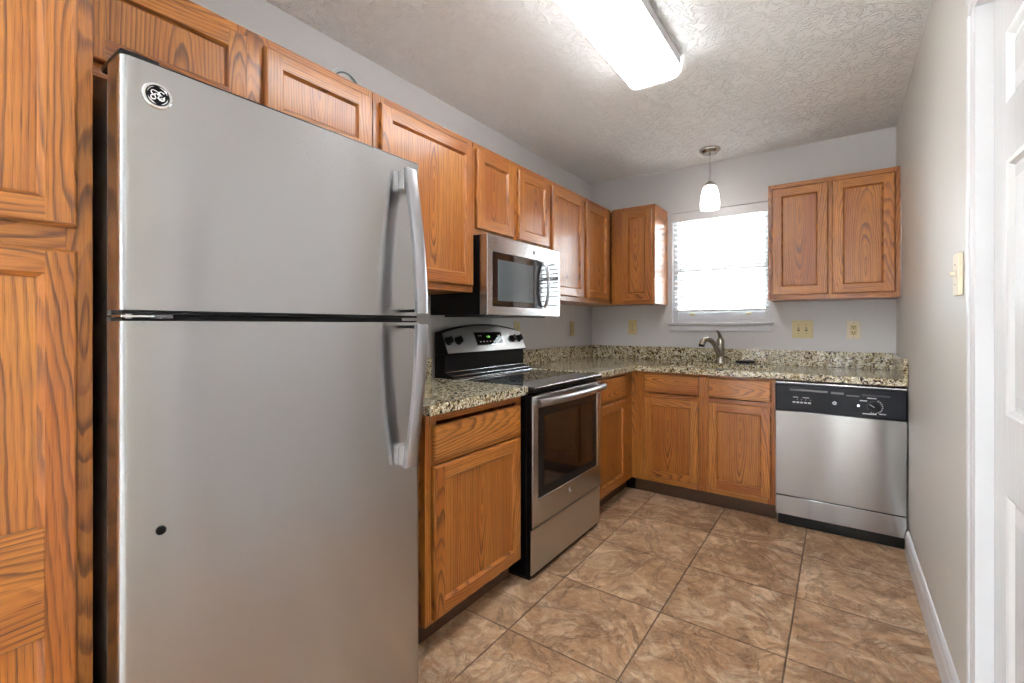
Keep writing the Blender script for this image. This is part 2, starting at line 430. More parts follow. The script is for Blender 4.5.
sill.prism([(0, 1.150), (.012, 1.150), (.016, 1.158), (.016, 1.192), (.022, 1.200), (.022, 1.207), (0, 1.207)], .700, 1.432, TRIM, lambda a, b, w: (w, -a, b))
sill.build('window_sill', w1)
lk = MB()
for x in (.86, 1.27): lk.box(x-.02, x+.02, WZ0+.075, WZ0+.09, -.059, -.048, IVORY, tfB, .003)
lk.build('sash_lift', w1)

bl = thing('window_blind', (1.065, -.02, 2.03), 'white slatted blind raised slightly inside the bright window over the sink', 'blind')
hr = MB().box(WX0+.004, WX1-.004, 2.030, 2.100, -.03, .014, TRIM, tfB, .004, seg=2); hr.box(WX0+.006, WX1-.006, 2.045, 2.09, -.045, -.03, TRIM, tfB)
hr.build('headrail', bl)
nz = 16; ztop, zbot = 1.995, 1.345
for i in range(nz):
    z = ztop+(zbot-ztop)*i/(nz-1)
    a = math.radians(14); hw = .024
    MB().prism([(-hw, -.0013), (0, .0012), (hw, -.0013), (hw, .0012), (0, .0037), (-hw, .0012)], WX0+.012, WX1-.012, BLIND,
               lambda p, q, w, z=z: (w, .020-(p*math.cos(a)-q*math.sin(a)), z+p*math.sin(a)+q*math.cos(a))).build('slat', bl)
MB().box(WX0+.012, WX1-.012, 1.308, 1.324, -.044, .002, TRIM, tfB, .003).build('bottom_rail', bl)
lc = MB()
for x in (.80, 1.065, 1.33):
    for yy in (.003, -.043): lc.tube([(x, -yy, 2.03), (x, -yy, 1.3245)], .0009, CORD, 6)
lc.build('ladder_cord', bl)
MB().tube([(.79, -.022, 2.035), (.795, -.030, 1.9), (.797, -.034, 1.40)], .0035, plain('clear_grey_wand', (.35, .35, .36, 1), .3), 8).build('tilt_wand', bl)
pc = MB()
for x, d in ((1.235, 0), (1.325, 0)):
    pc.tube([(1.28, -.016, 2.03), (x-.005, -.030, 1.6), (x, -.057, 1.24), (x, -.058, 1.10)]+([(1.25, -.058, 1.065)] if x < 1.3 else [(1.31, -.058, 1.07)]), .0010, CORD, 6)
pc.build('pull_cord', bl)

# door on the right
dr = sthing('door_1', (2.145, -2.56, 0))
jm = MB()
jm.box(DY1-.012, DY1-.0005, 0, DZ-.0005, -.115, .013, TRIM, tfR); jm.box(DY0+.0005, DY0+.012, 0, DZ-.0005, -.115, .013, TRIM, tfR)
jm.box(DY0+.0125, DY1-.0125, DZ-.012, DZ-.0005, -.115, .013, TRIM, tfR)
jm.build('door_frame', dr)
def casing(u0, u1, v0, v1, vert):
    m = MB()
    if vert:
        s_ = 1 if u1 > u0 else -1; L = abs(u1-u0)
        prof = [(0, 0), (0, .011), (L*.12, .014), (L*.3, .0125), (L*.62, .0125), (L*.7, .016), (L*.9, .017), (L, .013), (L, 0)]
        m.prism([(u0+s_*a, b) for a, b in prof], v0, v1, TRIM, lambda a, b, w: (W-b-.0005, a, w))
    else:
        L = v1-v0; prof = [(0, 0), (0, .011), (L*.12, .014), (L*.3, .0125), (L*.62, .0125), (L*.7, .016), (L*.9, .017), (L, .013), (L, 0)]
        m.prism([(v0+a, b) for a, b in prof], u0, u1, TRIM, lambda a, b, w: (W-b-.0005, w, a))
    return m
casing(DY1-.004, -2.082, 0, DZ-.0045, True).build('casing', dr)
casing(DY0+.004, -3.038, 0, DZ-.0045, True).build('casing', dr)
casing(-3.038, -2.082, DZ-.004, DZ+.062, False).build('casing', dr)
dl = MB(); ua, ub = DY0+.015, DY1-.015; st = .102; mu = (ua+ub)/2; n1, n0 = -.021, -.056
us = [ua, ua+st, mu-.05, mu+.05, ub-st, ub]; vv = [.008, .24, .806, .991, 1.584, 1.718, 1.887, DZ-.016]
dl.plate(us, vv, {(i, j) for i in (1, 3) for j in (1, 3, 5)}, n0, n1, DOORM, tfR)
def raised(m, u0, u1, v0, v1, nf, mat, tf):
    d = .012
    rects = [(0, nf), (.006, nf-.003), (.014, nf-d), (.024, nf-d), (.050, nf-.004)]
    P = []; 
    for ins, n in rects: P += [(u0+ins, v0+ins, n), (u1-ins, v0+ins, n), (u1-ins, v1-ins, n), (u0+ins, v1-ins, n)]
    F = [[4*r+k, 4*r+(k+1) % 4, 4*r+4+(k+1) % 4, 4*r+4+k] for r in range(len(rects)-1) for k in range(4)]
    b = 4*(len(rects)-1); F.append([b, b+1, b+2, b+3])
    nb = nf-.02
    Q = len(P); P += [(u0, v0, nb), (u1, v0, nb), (u1, v1, nb), (u0, v1, nb)]
    F += [[k, Q+k, Q+(k+1) % 4, (k+1) % 4] for k in range(4)]+[[Q+3, Q+2, Q+1, Q]]
    m.add(P, F, mat, tf)
for i in (1, 3):
    for j in (1, 3, 5): raised(dl, us[i], us[i+1], vv[j], vv[j+1], n1, DOORM, tfR)
dl.build('door_leaf', dr)

# ------------------------------------------------------------------ cabinets
def oak_door(name, parent, u0, u1, v0, v1, n0, tf, fw=.056, midrail=None, th=.020):
    m = MB(); t = .0035
    n1 = n0+th; inn = .009; pn = n0+.009
    def board(a0, a1, b0, b1, grain):
        m.box(a0, a1, b0, b1, n0, n1, OAK, tf, 0, grain, spread=.12)
    # outer frame with eased outer edge
    def frame_board(poly, grain):      # poly: 4 (u,v) outer/inner, order outer0,outer1,inner1,inner0
        m.rnd(.12)
        o0, o1, i1, i0 = poly
        cu, cv = (u0+u1)/2, (v0+v1)/2
        def inset(p, d):
            return (p[0]+(d if p[0] < cu else -d), p[1]+(d if p[1] < cv else -d))
        def out(p, d): return inset(p, -d)
        V = [(*o0, n0), (*o1, n0), (*o0, n1-.006), (*o1, n1-.006), (*inset(o0, t), n1-.001), (*inset(o1, t), n1-.001),
             (*inset(o0, t+.003), n1), (*inset(o1, t+.003), n1), (*i0, n1), (*i1, n1), (*inset(i0, .003), n1-.004), (*inset(i1, .003), n1-.004),
             (*inset(i0, inn), pn), (*inset(i1, inn), pn), (*inset(i0, inn), n0), (*inset(i1, inn), n0)]
        F = [[0, 1, 3, 2], [2, 3, 5, 4], [4, 5, 7, 6], [6, 7, 9, 8], [8, 9, 11, 10], [10, 11, 13, 12], [12, 13, 15, 14], [14, 15, 1, 0], [0, 2, 4, 6, 8, 10, 12, 14], [1, 15, 13, 11, 9, 7, 5, 3]]
        m.add(V, F, OAK, tf, grain)
    a, b, c, d = (u0, v0), (u1, v0), (u1, v1), (u0, v1)
    ia, ib, ic, id_ = (u0+fw, v0+fw), (u1-fw, v0+fw), (u1-fw, v1-fw), (u0+fw, v1-fw)
    frame_board([a, b, ib, ia], 'u'); frame_board([d, c, ic, id_], 'u')
    frame_board([a, d, id_, ia], 'v'); frame_board([b, c, ic, ib], 'v')
    e = t+.003
    for (a0, a1) in ((u0+e, u0+fw), (u1-fw, u1-e)): m.box(a0, a1, v0+e, v1-e, n1-.003, n1+.0004, OAK, tf, 0, 'v', spread=.14)
    for (b0, b1) in ((v0+e, v0+fw), (v1-fw, v1-e)): m.box(u0+fw, u1-fw, b0, b1, n1-.003, n1+.0003, OAK, tf, 0, 'u', spread=.14)
    # panel
    pu0, pu1, pv0, pv1 = u0+fw+inn-.001, u1-fw-inn+.001, v0+fw+inn-.001, v1-fw-inn+.001
    m.box(pu0, pu1, pv0, pv1, n0+.001, pn, OAK, tf, 0, 'v', spread=.03, ox=random.uniform(-.25, .12))
    if midrail:
        m.box(u0+fw-.002, u1-fw+.002, midrail[0], midrail[1], n0+.002, n1+.0005, OAK, tf, .003, 'u', spread=.15)
    return m.build(name, parent)
def oak_drawer(parent, u0, u1, v0, v1, n0, tf):
    m = MB().rnd(.06); n1 = n0+.02; P = []
    for ins, n in ((0, n0), (0, n1-.007), (.004, n1-.0015), (.009, n1)):
        P += [(u0+ins, v0+ins, n), (u1-ins, v0+ins, n), (u1-ins, v1-ins, n), (u0+ins, v1-ins, n)]
    F = [[4*r+k, 4*r+(k+1) % 4, 4*r+4+(k+1) % 4, 4*r+4+k] for r in range(3) for k in range(4)]+[[3, 2, 1, 0], [12, 13, 14, 15]]
    m.add(P, F, OAK, tf, 'u')
    return m.build('drawer', parent)
def face_frame(parent, us, vs, n0, n1, tf, extra=()):
    """us: outer u0,u1 plus stile list [(a,b)], vs same for rails [(a,b)]"""
    m = MB()
    (v0, v1) = min(a for a, b in vs), max(b for a, b in vs)
    for a, b in us: m.box(a, b, v0, v1, n0, n1, OAK, tf, 0, 'v', spread=.15)
    us = sorted(us)
    for i in range(len(us)-1):
        for (a, b) in vs:
            m.box(us[i][1], us[i+1][0], a, b, n0, n1-.0003, OAK, tf, 0, 'u', spread=.15)
    return m.build('face_frame', parent)
def carcass(parent, u0, u1, v0, v1, n0, n1, tf, base=False, name='cabinet_body', und=True):
    m = MB(); t = .016
    m.box(u0, u0+t, v0, v1, n0, n1, OAKS, tf, 0, 'v'); m.box(u1-t, u1, v0, v1, n0, n1, OAKS, tf, 0, 'v')
    m.box(u0+t, u1-t, v0, v0+t, n0, n1, OAKS, tf, 0, 'u')
    m.box(u0+t, u1-t, v0+t, v1, n0, n0+.006, OAKS, tf, 0, 'v')
    if not base: m.box(u0+t, u1-t, v1-t, v1, n0, n1, OAKS, tf, 0, 'u')
    return m.build(name, parent)
D = .020; FU = .3175
def wall_cab(name, label, y0, y1, z0, z1, doors, tf, stiles, n0=.002, closed_u1=None):
    base = Vector(tf((y0+y1)/2, z0, n0)); base.z = z0
    t = thing(name, base, label, 'cabinet')
    carcass(t, y0+G, y1-G, z0, z1, n0, FU-.019, tf)
    face_frame(t, stiles, [(z0, z0+.042), (z1-.042, z1)], FU-.0185, FU, tf)
    for (a, b, c, d) in doors: oak_door('door', t, a, b, c, d, FU+.0005, tf, fw=.055)
    return t
Z0, Z1 = 1.366, 2.1285
wall_cab('wall_cabinet', 'short two-door oak wall cabinet above the refrigerator', -3.548, -2.647, 1.824, Z1,
         [(-3.522, -3.127, 1.857, 2.096), (-3.073, -2.668, 1.857, 2.096)], tfL, [(-3.546, -3.50), (-3.15, -3.05), (-2.69, -2.6485)])
wall_cab('wall_cabinet', 'tall single-door oak wall cabinet between the refrigerator and microwave', -2.645, -2.034, Z0, Z1,
         [(-2.616, -2.048, 1.397, 2.096)], tfL, [(-2.6435, -2.59), (-2.075, -2.0355)])
wall_cab('wall_cabinet', 'short two-door oak wall cabinet directly above the microwave', -2.032, -1.287, 1.662, Z1,
         [(-2.018, -1.694, 1.692, 2.096), (-1.645, -1.307, 1.692, 2.096)], tfL, [(-2.0305, -1.99), (-1.72, -1.62), (-1.335, -1.2885)])
t = thing('wall_cabinet', (.16, -.64, Z0), 'tall two-door oak wall cabinet running from the microwave into the corner', 'cabinet')
carcass(t, -1.285+G, -.004, Z0, Z1, .002, FU-.019, tfL)
face_frame(t, [(-1.2835, -1.24), (-.85, -.755), (-.42, -.319)], [(Z0, Z0+.042), (Z1-.042, Z1)], FU-.0185, FU, tfL)
oak_door('door', t, -1.267, -.825, 1.397, 2.096, FU+.0005, tfL, fw=.055)
oak_door('door', t, -.781, -.388, 1.397, 2.096, FU+.0005, tfL, fw=.055)
wall_cab('wall_cabinet', 'single-door oak wall cabinet on the back wall left of the window', .3195, .6822, Z0, Z1,
         [(.420, .664, 1.397, 2.099)], tfB, [(.3375+.003, .44), (.645, .6807)])
wall_cab('wall_cabinet', 'two-door oak wall cabinet right of the window above the dishwasher', 1.439, 2.120, Z0, Z1,
         [(1.464, 1.771, 1.397, 2.098), (1.790, 2.095, 1.397, 2.098)], tfB, [(1.4405, 1.49), (1.745, 1.815), (2.07, 2.1185)])
MB().box(2.1205, W-.0005, Z0+.002, Z1-.002, .28, .312, TRIM, tfB).build('caulk_strip', bpy.data.objects['wall_cabinet.005'])

# pantry
PX = .640
t = thing('pantry_cabinet', (.3, -3.83, 0), 'floor-to-head tall oak pantry cabinet left of the refrigerator', 'cabinet')
carcass(t, -4.13, -3.556, .10, Z1+.02, .002, PX-.02, tfL)
m = MB()
m.box(-3.594, -3.555, .1, Z1+.02, PX-.0195, PX, OAK, tfL, .001, 'v', spread=.2); m.box(-4.13, -4.09, .1, Z1+.02, PX-.0195, PX, OAK, tfL, 0, 'v')
for a, b in ((.10, .15), (1.325, 1.402), (Z1-.03, Z1+.02)): m.box(-4.09, -3.594, a, b, PX-.0195, PX-.0004, OAK, tfL, 0, 'u', spread=.15)
m.build('face_frame', t)
oak_door('door', t, -4.105, -3.580, 1.386, 2.10, PX+.0005, tfL, fw=.045)
oak_door('door', t, -4.105, -3.580, .13, 1.342, PX+.0005, tfL, fw=.045, midrail=(.638, .838))
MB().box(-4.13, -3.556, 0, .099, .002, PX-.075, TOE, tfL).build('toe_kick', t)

# base cabinets
FB = .609; BT = .874
def base_cab(label, u0, u1, tf, stiles, doors, drawers, deep0=.002, rails=((.105, .150), (.685, .722), (.845, .874)), loc=None, car=None):
    t = thing('base_cabinet', loc, label, 'cabinet')
    c0, c1 = car if car else (u0+G, u1-G)
    carcass(t, c0, c1, .10, BT, deep0, FB-.0195, tf, base=True)
    face_frame(t, stiles, list(rails), FB-.019, FB, tf)
    for d in doors: oak_door('door', t, *d, FB+.0005, tf, fw=.052)
    for d in drawers: oak_drawer(t, *d, FB+.0005, tf)
    return t
t = base_cab('single-drawer oak base cabinet between refrigerator and stove', -2.642, -2.030, tfL, [(-2.642, -2.585), (-2.075, -2.030)],
         [(-2.611, -2.056, .122, .682)], [(-2.611, -2.056, .706, .832)], loc=(.3, -2.33, 0))
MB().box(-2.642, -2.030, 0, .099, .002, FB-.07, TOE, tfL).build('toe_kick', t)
t = base_cab('narrow oak base cabinet right of the stove, running into the corner', -1.250, 0, tfL, [(-1.250, -1.19), (-.79, -.6095)],
         [(-1.215, -.772, .130, .690)], [(-1.215, -.772, .712, .856)], loc=(.3, -.93, 0), car=(-1.250, -.004))
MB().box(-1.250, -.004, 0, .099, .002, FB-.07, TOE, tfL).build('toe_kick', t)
t = base_cab('two-door oak sink base cabinet with two false drawer fronts', .612, 1.511, tfB, [(.6095, .73), (1.055, 1.145), (1.47, 1.511)],
         [(.706, 1.071, .142, .700), (1.128, 1.489, .142, .700)], [(.706, 1.071, .730, .858), (1.128, 1.489, .730, .858)], loc=(1.06, -.3, 0), car=(.612, 1.511))
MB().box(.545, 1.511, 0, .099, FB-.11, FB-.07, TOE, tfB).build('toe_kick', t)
MB().box(.541, .612, .0005, .098, FB-.069, FB-.066, BLACKM, tfB).build('corner_toe_plate', t)

# ------------------------------------------------------------------ countertops
CT, CB = .915, .8755
t = thing('countertop', (.3, -2.34, CB), 'short speckled granite countertop between refrigerator and stove', 'countertop')
MB().box(.002, .645, -2.652, -2.018, CB, CT, GRAN, tfW, .005, seg=3).build('slab', t)
MB().box(.002, .021, -2.652, -2.022, CT+.0003, 1.022, GRAN, tfW, .002).build('backsplash', t)
t = thing('countertop', (.9, -.33, CB), 'long L-shaped speckled granite countertop holding the sink', 'countertop')
SX0, SX1, SY0, SY1 = .75, 1.47, -.545, -.17
xs = [.002, .645, SX0, SX1, W-.002]; ys = [-1.252, -.645, SY0, SY1, -.002]
sk = {(i, 0) for i in (1, 2, 3)} | {(2, 2)}
MB().plate(xs, ys, sk, CB, CT, GRAN, tfW).build('slab', t, bevel=.004, seg=3)
MB().box(.002, .021, -1.252, -.002, CT+.0003, 1.022, GRAN, tfW, .002).build('backsplash', t)
MB().box(.0215, W-.002, -.021, -.002, CT+.0003, 1.022, GRAN, tfW, .002).build('backsplash', t)
MB().box(W-.021, W-.002, -.645, -.0215, CT+.0003, 1.022, GRAN, tfW, .002).build('backsplash', t)

# sink
t = thing('kitchen_sink', (1.11, -.34, .70), 'undermount stainless steel sink bowl set in the granite below the window', 'sink')
def bowl(m, x0, x1, y0, y1, zt, zb, th=.003):
    P = []
    rings = [(0-.012, zt), (0, zt), (.012, zb+.03), (.04, zb)]
    for d, z in rings: P += [(x0+d, y0+d, z), (x1-d, y0+d, z), (x1-d, y1-d, z), (x0+d, y1-d, z)]
    n = len(rings)
    for d, z in rings: P += [(x0+d-(th if z < zt else 0), y0+d-(th if z < zt else 0), z-th), (x1-d+(th if z < zt else 0), y0+d-(th if z < zt else 0), z-th), (x1-d+(th if z < zt else 0), y1-d+(th if z < zt else 0), z-th), (x0+d-(th if z < zt else 0), y1-d+(th if z < zt else 0), z-th)]
    F = []
    for r in range(n-1):
        for k in range(4):
            F.append([4*r+k, 4*r+(k+1) % 4, 4*r+4+(k+1) % 4, 4*r+4+k])
            b = 4*n; F.append([b+4*r+4+k, b+4*r+4+(k+1) % 4, b+4*r+(k+1) % 4, b+4*r+k])
    F.append([4*n-4, 4*n-3, 4*n-2, 4*n-1]); F.append([8*n-1, 8*n-2, 8*n-3, 8*n-4])
    F += [[k, 4*n+k, 4*n+(k+1) % 4, (k+1) % 4] for k in range(4)]
    m.add(P, F, STEEL)
m = MB(); bowl(m, SX0-.004, SX1+.004, SY0-.004, SY1+.004, CB-.001, .70); m.build('bowl', t)
MB().lathe([(.045, 0), (.045, .002), (.03, .004), (.01, .001)], (1.11, -.34, .7003), CHROME, 24).build('drain', t)

# faucet
FX, FY = 1.098, -.078
t = thing('faucet', (FX, FY, CT), 'brushed nickel single-lever faucet at the back of the sink', 'faucet')
MB().lathe([(.034, .0005), (.034, .006), (.030, .012), (.027, .05), (.026, .10), (.027, .14), (.028, .165), (.023, .182), (.010, .190)], (FX, FY, CT), NICKEL, 28).build('body', t)
pts = [(0, -.004, .05), (0, -.030, .095), (0, -.062, .138), (0, -.098, .168), (0, -.138, .182), (0, -.172, .178), (0, -.196, .160), (0, -.206, .138)]
MB().tube([(FX+b*.42, FY+b, CT+c) for a, b, c in pts], [.023, .021, .019, .018, .0185, .020, .0215, .021], NICKEL, 18).build('spout', t)
MB().tube([(FX-.087, FY-.2075, CT+.139), (FX-.088, FY-.209, CT+.128)], [.0212, .020], BLACK, 18).build('nozzle', t)
MB().tube([(FX, FY+.002, CT+.185), (FX-.002, FY-.008, CT+.205), (FX-.006, FY-.026, CT+.226), (FX-.010, FY-.050, CT+.240), (FX-.012, FY-.066, CT+.242)], [.016, .013, .010, .009, .006], NICKEL, 14).build('lever', t)
# strainer
t = thing('sink_strainer', (1.27, -.095, CT), 'small dark round sink strainer with shiny rim, lying right of the faucet', 'strainer')
MB().lathe([(.060, .0005), (.070, .006), (.071, .011), (.062, .0115), (.058, .007)], (1.27, -.0950, CT+.001), CHROME, 32).build('rim', t)
MB().lathe([(.066, .0125), (.066, .024), (.058, .026)], (1.27, -.0950, CT+.001), BLACK, 32).build('basket', t)
MB().lathe([(.005, .0265), (.005, .030), (.011, .033), (.011, .042), (.004, .044)], (1.27, -.0950, CT+.001), CHROME, 16).build('knob', t)

# ------------------------------------------------------------------ emblem helper (round monogram badge)
def badge(parent, tf, cu, cv, n, r, detail=True, base=None):
    m = MB()
    nrm = Vector(tf(0, 0, 1))-Vector(tf(0, 0, 0))
    m.lathe([(r, 0), (r, r*.06), (r*.94, r*.12), (r*.80, r*.12), (r*.78, r*.07)], tf(cu, cv, n), CHROME, 40, axis=nrm)
    o = m.build('badge', parent)
    k = MB(); k.lathe([(r*.77, r*.07), (r*.77, r*.10)], tf(cu, cv, n), NAVY, 40, axis=nrm, smooth=False)
    f = lambda a, b, e=.12: tf(cu+a*r, cv+b*r, n+r*e)
    m2 = MB(); tr = r*.052
    if detail:
        def arc(cx, cy, rad, a0, a1, k=14): return [f(cx+rad*math.cos(math.radians(a0+(a1-a0)*i/k)), cy+rad*math.sin(math.radians(a0+(a1-a0)*i/k))) for i in range(k+1)]
        m2.tube(arc(-.26, .16, .17, 330, 60)+arc(-.2, .02, .30, 70, -60)[:], tr, CHROME, 8)       # letter bowls of the script G
        m2.tube(arc(-.30, -.22, .16, 0, 350), tr, CHROME, 8)
        m2.tube(arc(-.10, .0, .12, 200, 20), tr, CHROME, 8)
        m2.tube(arc(.24, .20, .15, 20, 290), tr, CHROME, 8)                                       # script E
        m2.tube(arc(.24, -.16, .20, 110, 400), tr, CHROME, 8)
        m2.tube(arc(.28, -.20, .09, 0, 330), tr*.8, CHROME, 8)
        for q in range(4): m2.tube(arc(0, 0, .67, 20+90*q, 82+90*q), [tr*(.2+.8*math.sin(math.pi*i/14)) for i in range(15)], CHROME, 8)
    else:
        def arc(cx, cy, rad, a0, a1, k=10): return [f(cx+rad*math.cos(math.radians(a0+(a1-a0)*i/k)), cy+rad*math.sin(math.radians(a0+(a1-a0)*i/k))) for i in range(k+1)]
        m2.tube(arc(-.24, 0, .26, 60, 350), tr*1.3, CHROME, 6); m2.tube(arc(.24, .15, .16, 30, 270), tr*1.3, CHROME, 6); m2.tube(arc(.24, -.17, .17, 90, 330), tr*1.3, CHROME, 6)
        m2.tube(arc(0, 0, .66, 0, 360, 24), tr, CHROME, 6)
    k.build('badge_field', o); m2.build('monogram', o)
    return o

# ------------------------------------------------------------------ refrigerator
FXX = .760; F0, F1 = -3.545, -2.806
t = thing('refrigerator', (.4, -3.17, 0), 'large stainless steel top-freezer refrigerator beside the pantry', 'refrigerator')
MB().box(.045, .672, -3.540, -2.811, .02, 1.685, BROWNK, tfW, .006).build('cabinet_body', t)
MB().box(.672+.0005, .686, -3.536, -2.815, .10, 1.68, BLACK, tfW, .002).build('door_gasket', t)
def fridge_door(name, z0, z1):
    rd = .016; prof = [(.687, F0+.004), (.690, F0)]
    for i in range(7):
        a = math.radians(90*i/6); prof.append((FXX-rd+rd*math.sin(a), F0+rd-rd*math.cos(a)))
    prof2 = [(x, F0+F1-y) for x, y in prof][::-1]
    m = MB(); m.prism(prof+prof2, z0, z1, STEELF, lambda a, b, w: (a, b, w), smooth=True)
    return m.build(name, t)
fd = fridge_door('freezer_door', 1.2305, 1.700); rdo = fridge_door('refrigerator_door', .085, 1.2095)
MB().box(.689, FXX-.004, F0+.003, F1-.003, 1.7003, 1.7065, BLACK, tfW, .003, seg=2).build('top_cap', fd)
MB().box(.689, FXX-.010, F0+.006, F1-.006, 1.2238, 1.2300, BLACK, tfW).build('bottom_cap', fd)
MB().box(.689, FXX-.010, F0+.006, F1-.006, 1.2100, 1.2150, BLACK, tfW).build('top_cap', rdo)
m = MB().box(.673, FXX-.006, F0+.004, F0+.055, 1.2165, 1.2215, CHROME, tfW, .001); m.box(FXX-.03, FXX-.005, F0+.055, F0+.085, 1.2155, 1.2225, GREYK, tfW, .001)
m.lathe([(.007, 0), (.007, .013)], (.735, F0+.02, 1.213), CHROME, 12); m.build('center_hinge', t)
MB().box(.62, .735, F0+.006, F0+.07, 1.7072, 1.722, BLACK, tfW, .004, seg=2).build('hinge_cover', t)
MB().box(.60, FXX-.045, F0+.02, F1-.02, .0, .080, BLACK, tfW, .004).build('base_grille', t)
m = MB(); nrm = (1, 0, 0)
m.lathe([(.0085, 0), (.0085, .002), (.006, .0035)], (FXX+.0002, -3.482, .806), BLACK, 20, axis=nrm); m.build('hole_plug', rdo)
badge(fd, tfL, -3.488, 1.642, FXX+.0004, .0245)
def fhandle(par, zend, zmid):
    ya, yb = -2.898, -2.856; n = 18; P = []
    prof = []
    for i in range(n+1):
        s_ = i/n; z = zend+(zmid-zend)*s_; out = .030+.048*math.sin(s_*math.pi/2)
        prof.append((FXX+out, z, .011))
    m = MB(); V = []; F = []
    yc = (ya+yb)/2; hw = (yb-ya)/2; K = 12
    for x, z, th in prof:
        for k in range(K):
            a = 2*math.pi*k/K; ca, sa = math.cos(a), math.sin(a)
            V.append((x+th*abs(sa)**.6*(1 if sa > 0 else -1)*.9, yc+hw*abs(ca)**.45*(1 if ca > 0 else -1), z))
    for i in range(n):
        for k in range(K): F.append([i*K+k, i*K+(k+1) % K, (i+1)*K+(k+1) % K, (i+1)*K+k])
    F += [list(range(K)), [n*K+k for k in range(K)]]
    m.add(V, F, STEELH, smooth=True)
    h = m.build('handle', par)
    sg = 1 if zmid > zend else -1
    b = MB().box(FXX+.0005, FXX+.024, ya+.003, yb-.003, zend+sg*.002, zend+sg*.062, CHROME, tfW, .003, seg=2); b.build('handle_bracket', h)
    b = MB().box(FXX+.0005, FXX+.066, ya+.006, yb-.006, zmid-sg*.012, zmid-sg*.003, BLACK, tfW, .003, seg=2); b.build('handle_bracket', h)
STEELH = mat_steel('handle_steel', (.52, .52, .55, 1), .3, 0, 0)
fhandle(fd, 1.664, 1.236); fhandle(rdo, .783, 1.204)

# ------------------------------------------------------------------ range
R0, R1 = -2.012, -1.256; RC = (R0+R1)/2
t = thing('range', (.33, RC, 0), 'freestanding stainless and black electric stove between the base cabinets', 'stove')
MB().box(.03, .628, R0, R1, .012, .885, BLACKM, tfW, .003).build('oven_body', t)
m = MB().box(.10, .672, R0, R1, .8855, .903, BLACK, tfW, .004, seg=2); m.build('cooktop_frame', t)
m = MB().box(.18, .668, R0+.004, R1-.004, .9035, .911, GLASSB, tfW, .003, seg=2); ct = m.build('cooktop', t)
for (x, y, r) in ((.30, RC-.19, .075), (.30, RC+.19, .09), (.52, RC-.19, .105), (.52, RC+.19, .075)):
    for rr in (r, r*.62):
        n_ = 40; V = [(x+(rr+d)*math.cos(2*math.pi*k/n_), y+(rr+d)*math.sin(2*math.pi*k/n_), z) for z in (.9112, .9115) for d in (0, .0012) for k in range(n_)]
        F = []
        for k in range(n_):
            l = (k+1) % n_
            F += [[2*n_+k, 2*n_+l, 3*n_+l, 3*n_+k], [k, n_+k, n_+l, l], [k, l, 2*n_+l, 2*n_+k], [n_+k, 3*n_+k, 3*n_+l, n_+l]]
        m = MB(); m.add(V, F, GREYK); m.build('burner_ring', ct)
MB().box(.669, .6735, R0+.01, R1-.01, .9035, .9085, CHROME, tfW, .001).build('front_trim', ct)
# step and backguard
yz = lambda a, b, w: (a, w, b)
m = MB(); m.prism([(.03, .904), (.179, .904), (.178, .913), (.152, .926), (.102, .944), (.100, 1.040), (.03, 1.040)], R0, R1, BLACKM, yz)
bg = m.build('backguard', t)
m = MB()
for (x, z) in ((.1035, .9455), (.1535, .9275), (.1795, .9145)): m.tube([(x, R0+.012, z), (x, R1-.004, z)], .0013, CHROME, 8)
m.build('step_trim', bg)
NS = 24; V = []; F = []
def ztop(y, e=0): return 1.158+.042*(1-((y-RC)/(.378))**2)+e
for i in range(NS+1):
    y = R0+(R1-R0)*i/NS; zt = ztop(y)
    V += [(.03, y, 1.0405), (.121, y, 1.0405), (.121, y, 1.046), (.071-.4464*(zt-1.158), y, zt), (.055, y, zt+.008), (.03, y, zt+.004)]
for i in range(NS):
    for k in range(6): F.append([6*i+k, 6*i+(k+1) % 6, 6*i+6+(k+1) % 6, 6*i+6+k])
F += [[0, 1, 2, 3, 4, 5], [6*NS+k for k in range(6)]]
m = MB(); m.add(V, F, BLACKM); m.build('console', bg)
# stainless face laid on the slanted console
sl = Vector((.071-.121, 0, 1.158-1.046)); L_ = sl.length; sl.normalize(); nn = Vector((sl.z, 0, -sl.x))
def tfP(u, v, n): p = Vector((.121, 0, 1.046))+sl*v+nn*n; return (p.x, u, p.z)
V = []; F = []
for i in range(NS+1):
    y = R0+.008+(R1-R0-.012)*i/NS; vt = (ztop(y)-1.046)/sl.z*.985-.002
    for n in (.0005, .0035): V += [(y, .002, n), (y, vt, n)]
for i in range(NS): 
    a = 4*i; F += [[a+2, a+3, a+7, a+6], [a, a+4, a+5, a+1], [a, a+2, a+6, a+4], [a+1, a+5, a+7, a+3]]
F += [[0, 1, 3, 2], [4*NS, 4*NS+2, 4*NS+3, 4*NS+1]]
m = MB(); m.add(V, F, STEELP, tfP); cp = m.build('control_panel', t)
for y in (-1.978, -1.898, -1.376, -1.306):
    m = MB(); ax = tuple(nn); m.lathe([(.025, .0038), (.024, .010), (.020, .013), (.019, .028), (.016, .031)], tfP(y, .072, 0), BLACK, 24, axis=ax)
    m.box(y-.004, y+.004, .052, .092, .0312, .036, BLACK, tfP, .001); m.build('knob', cp)
m = MB().box(-1.745, -1.480, .036, .122, .0038, .0065, CHROME, tfP, .001); dp = m.build('display_bezel', cp)
MB().box(-1.738, -1.487, .042, .116, .0067, .0085, GLASSB, tfP, .0005).build('display', dp)
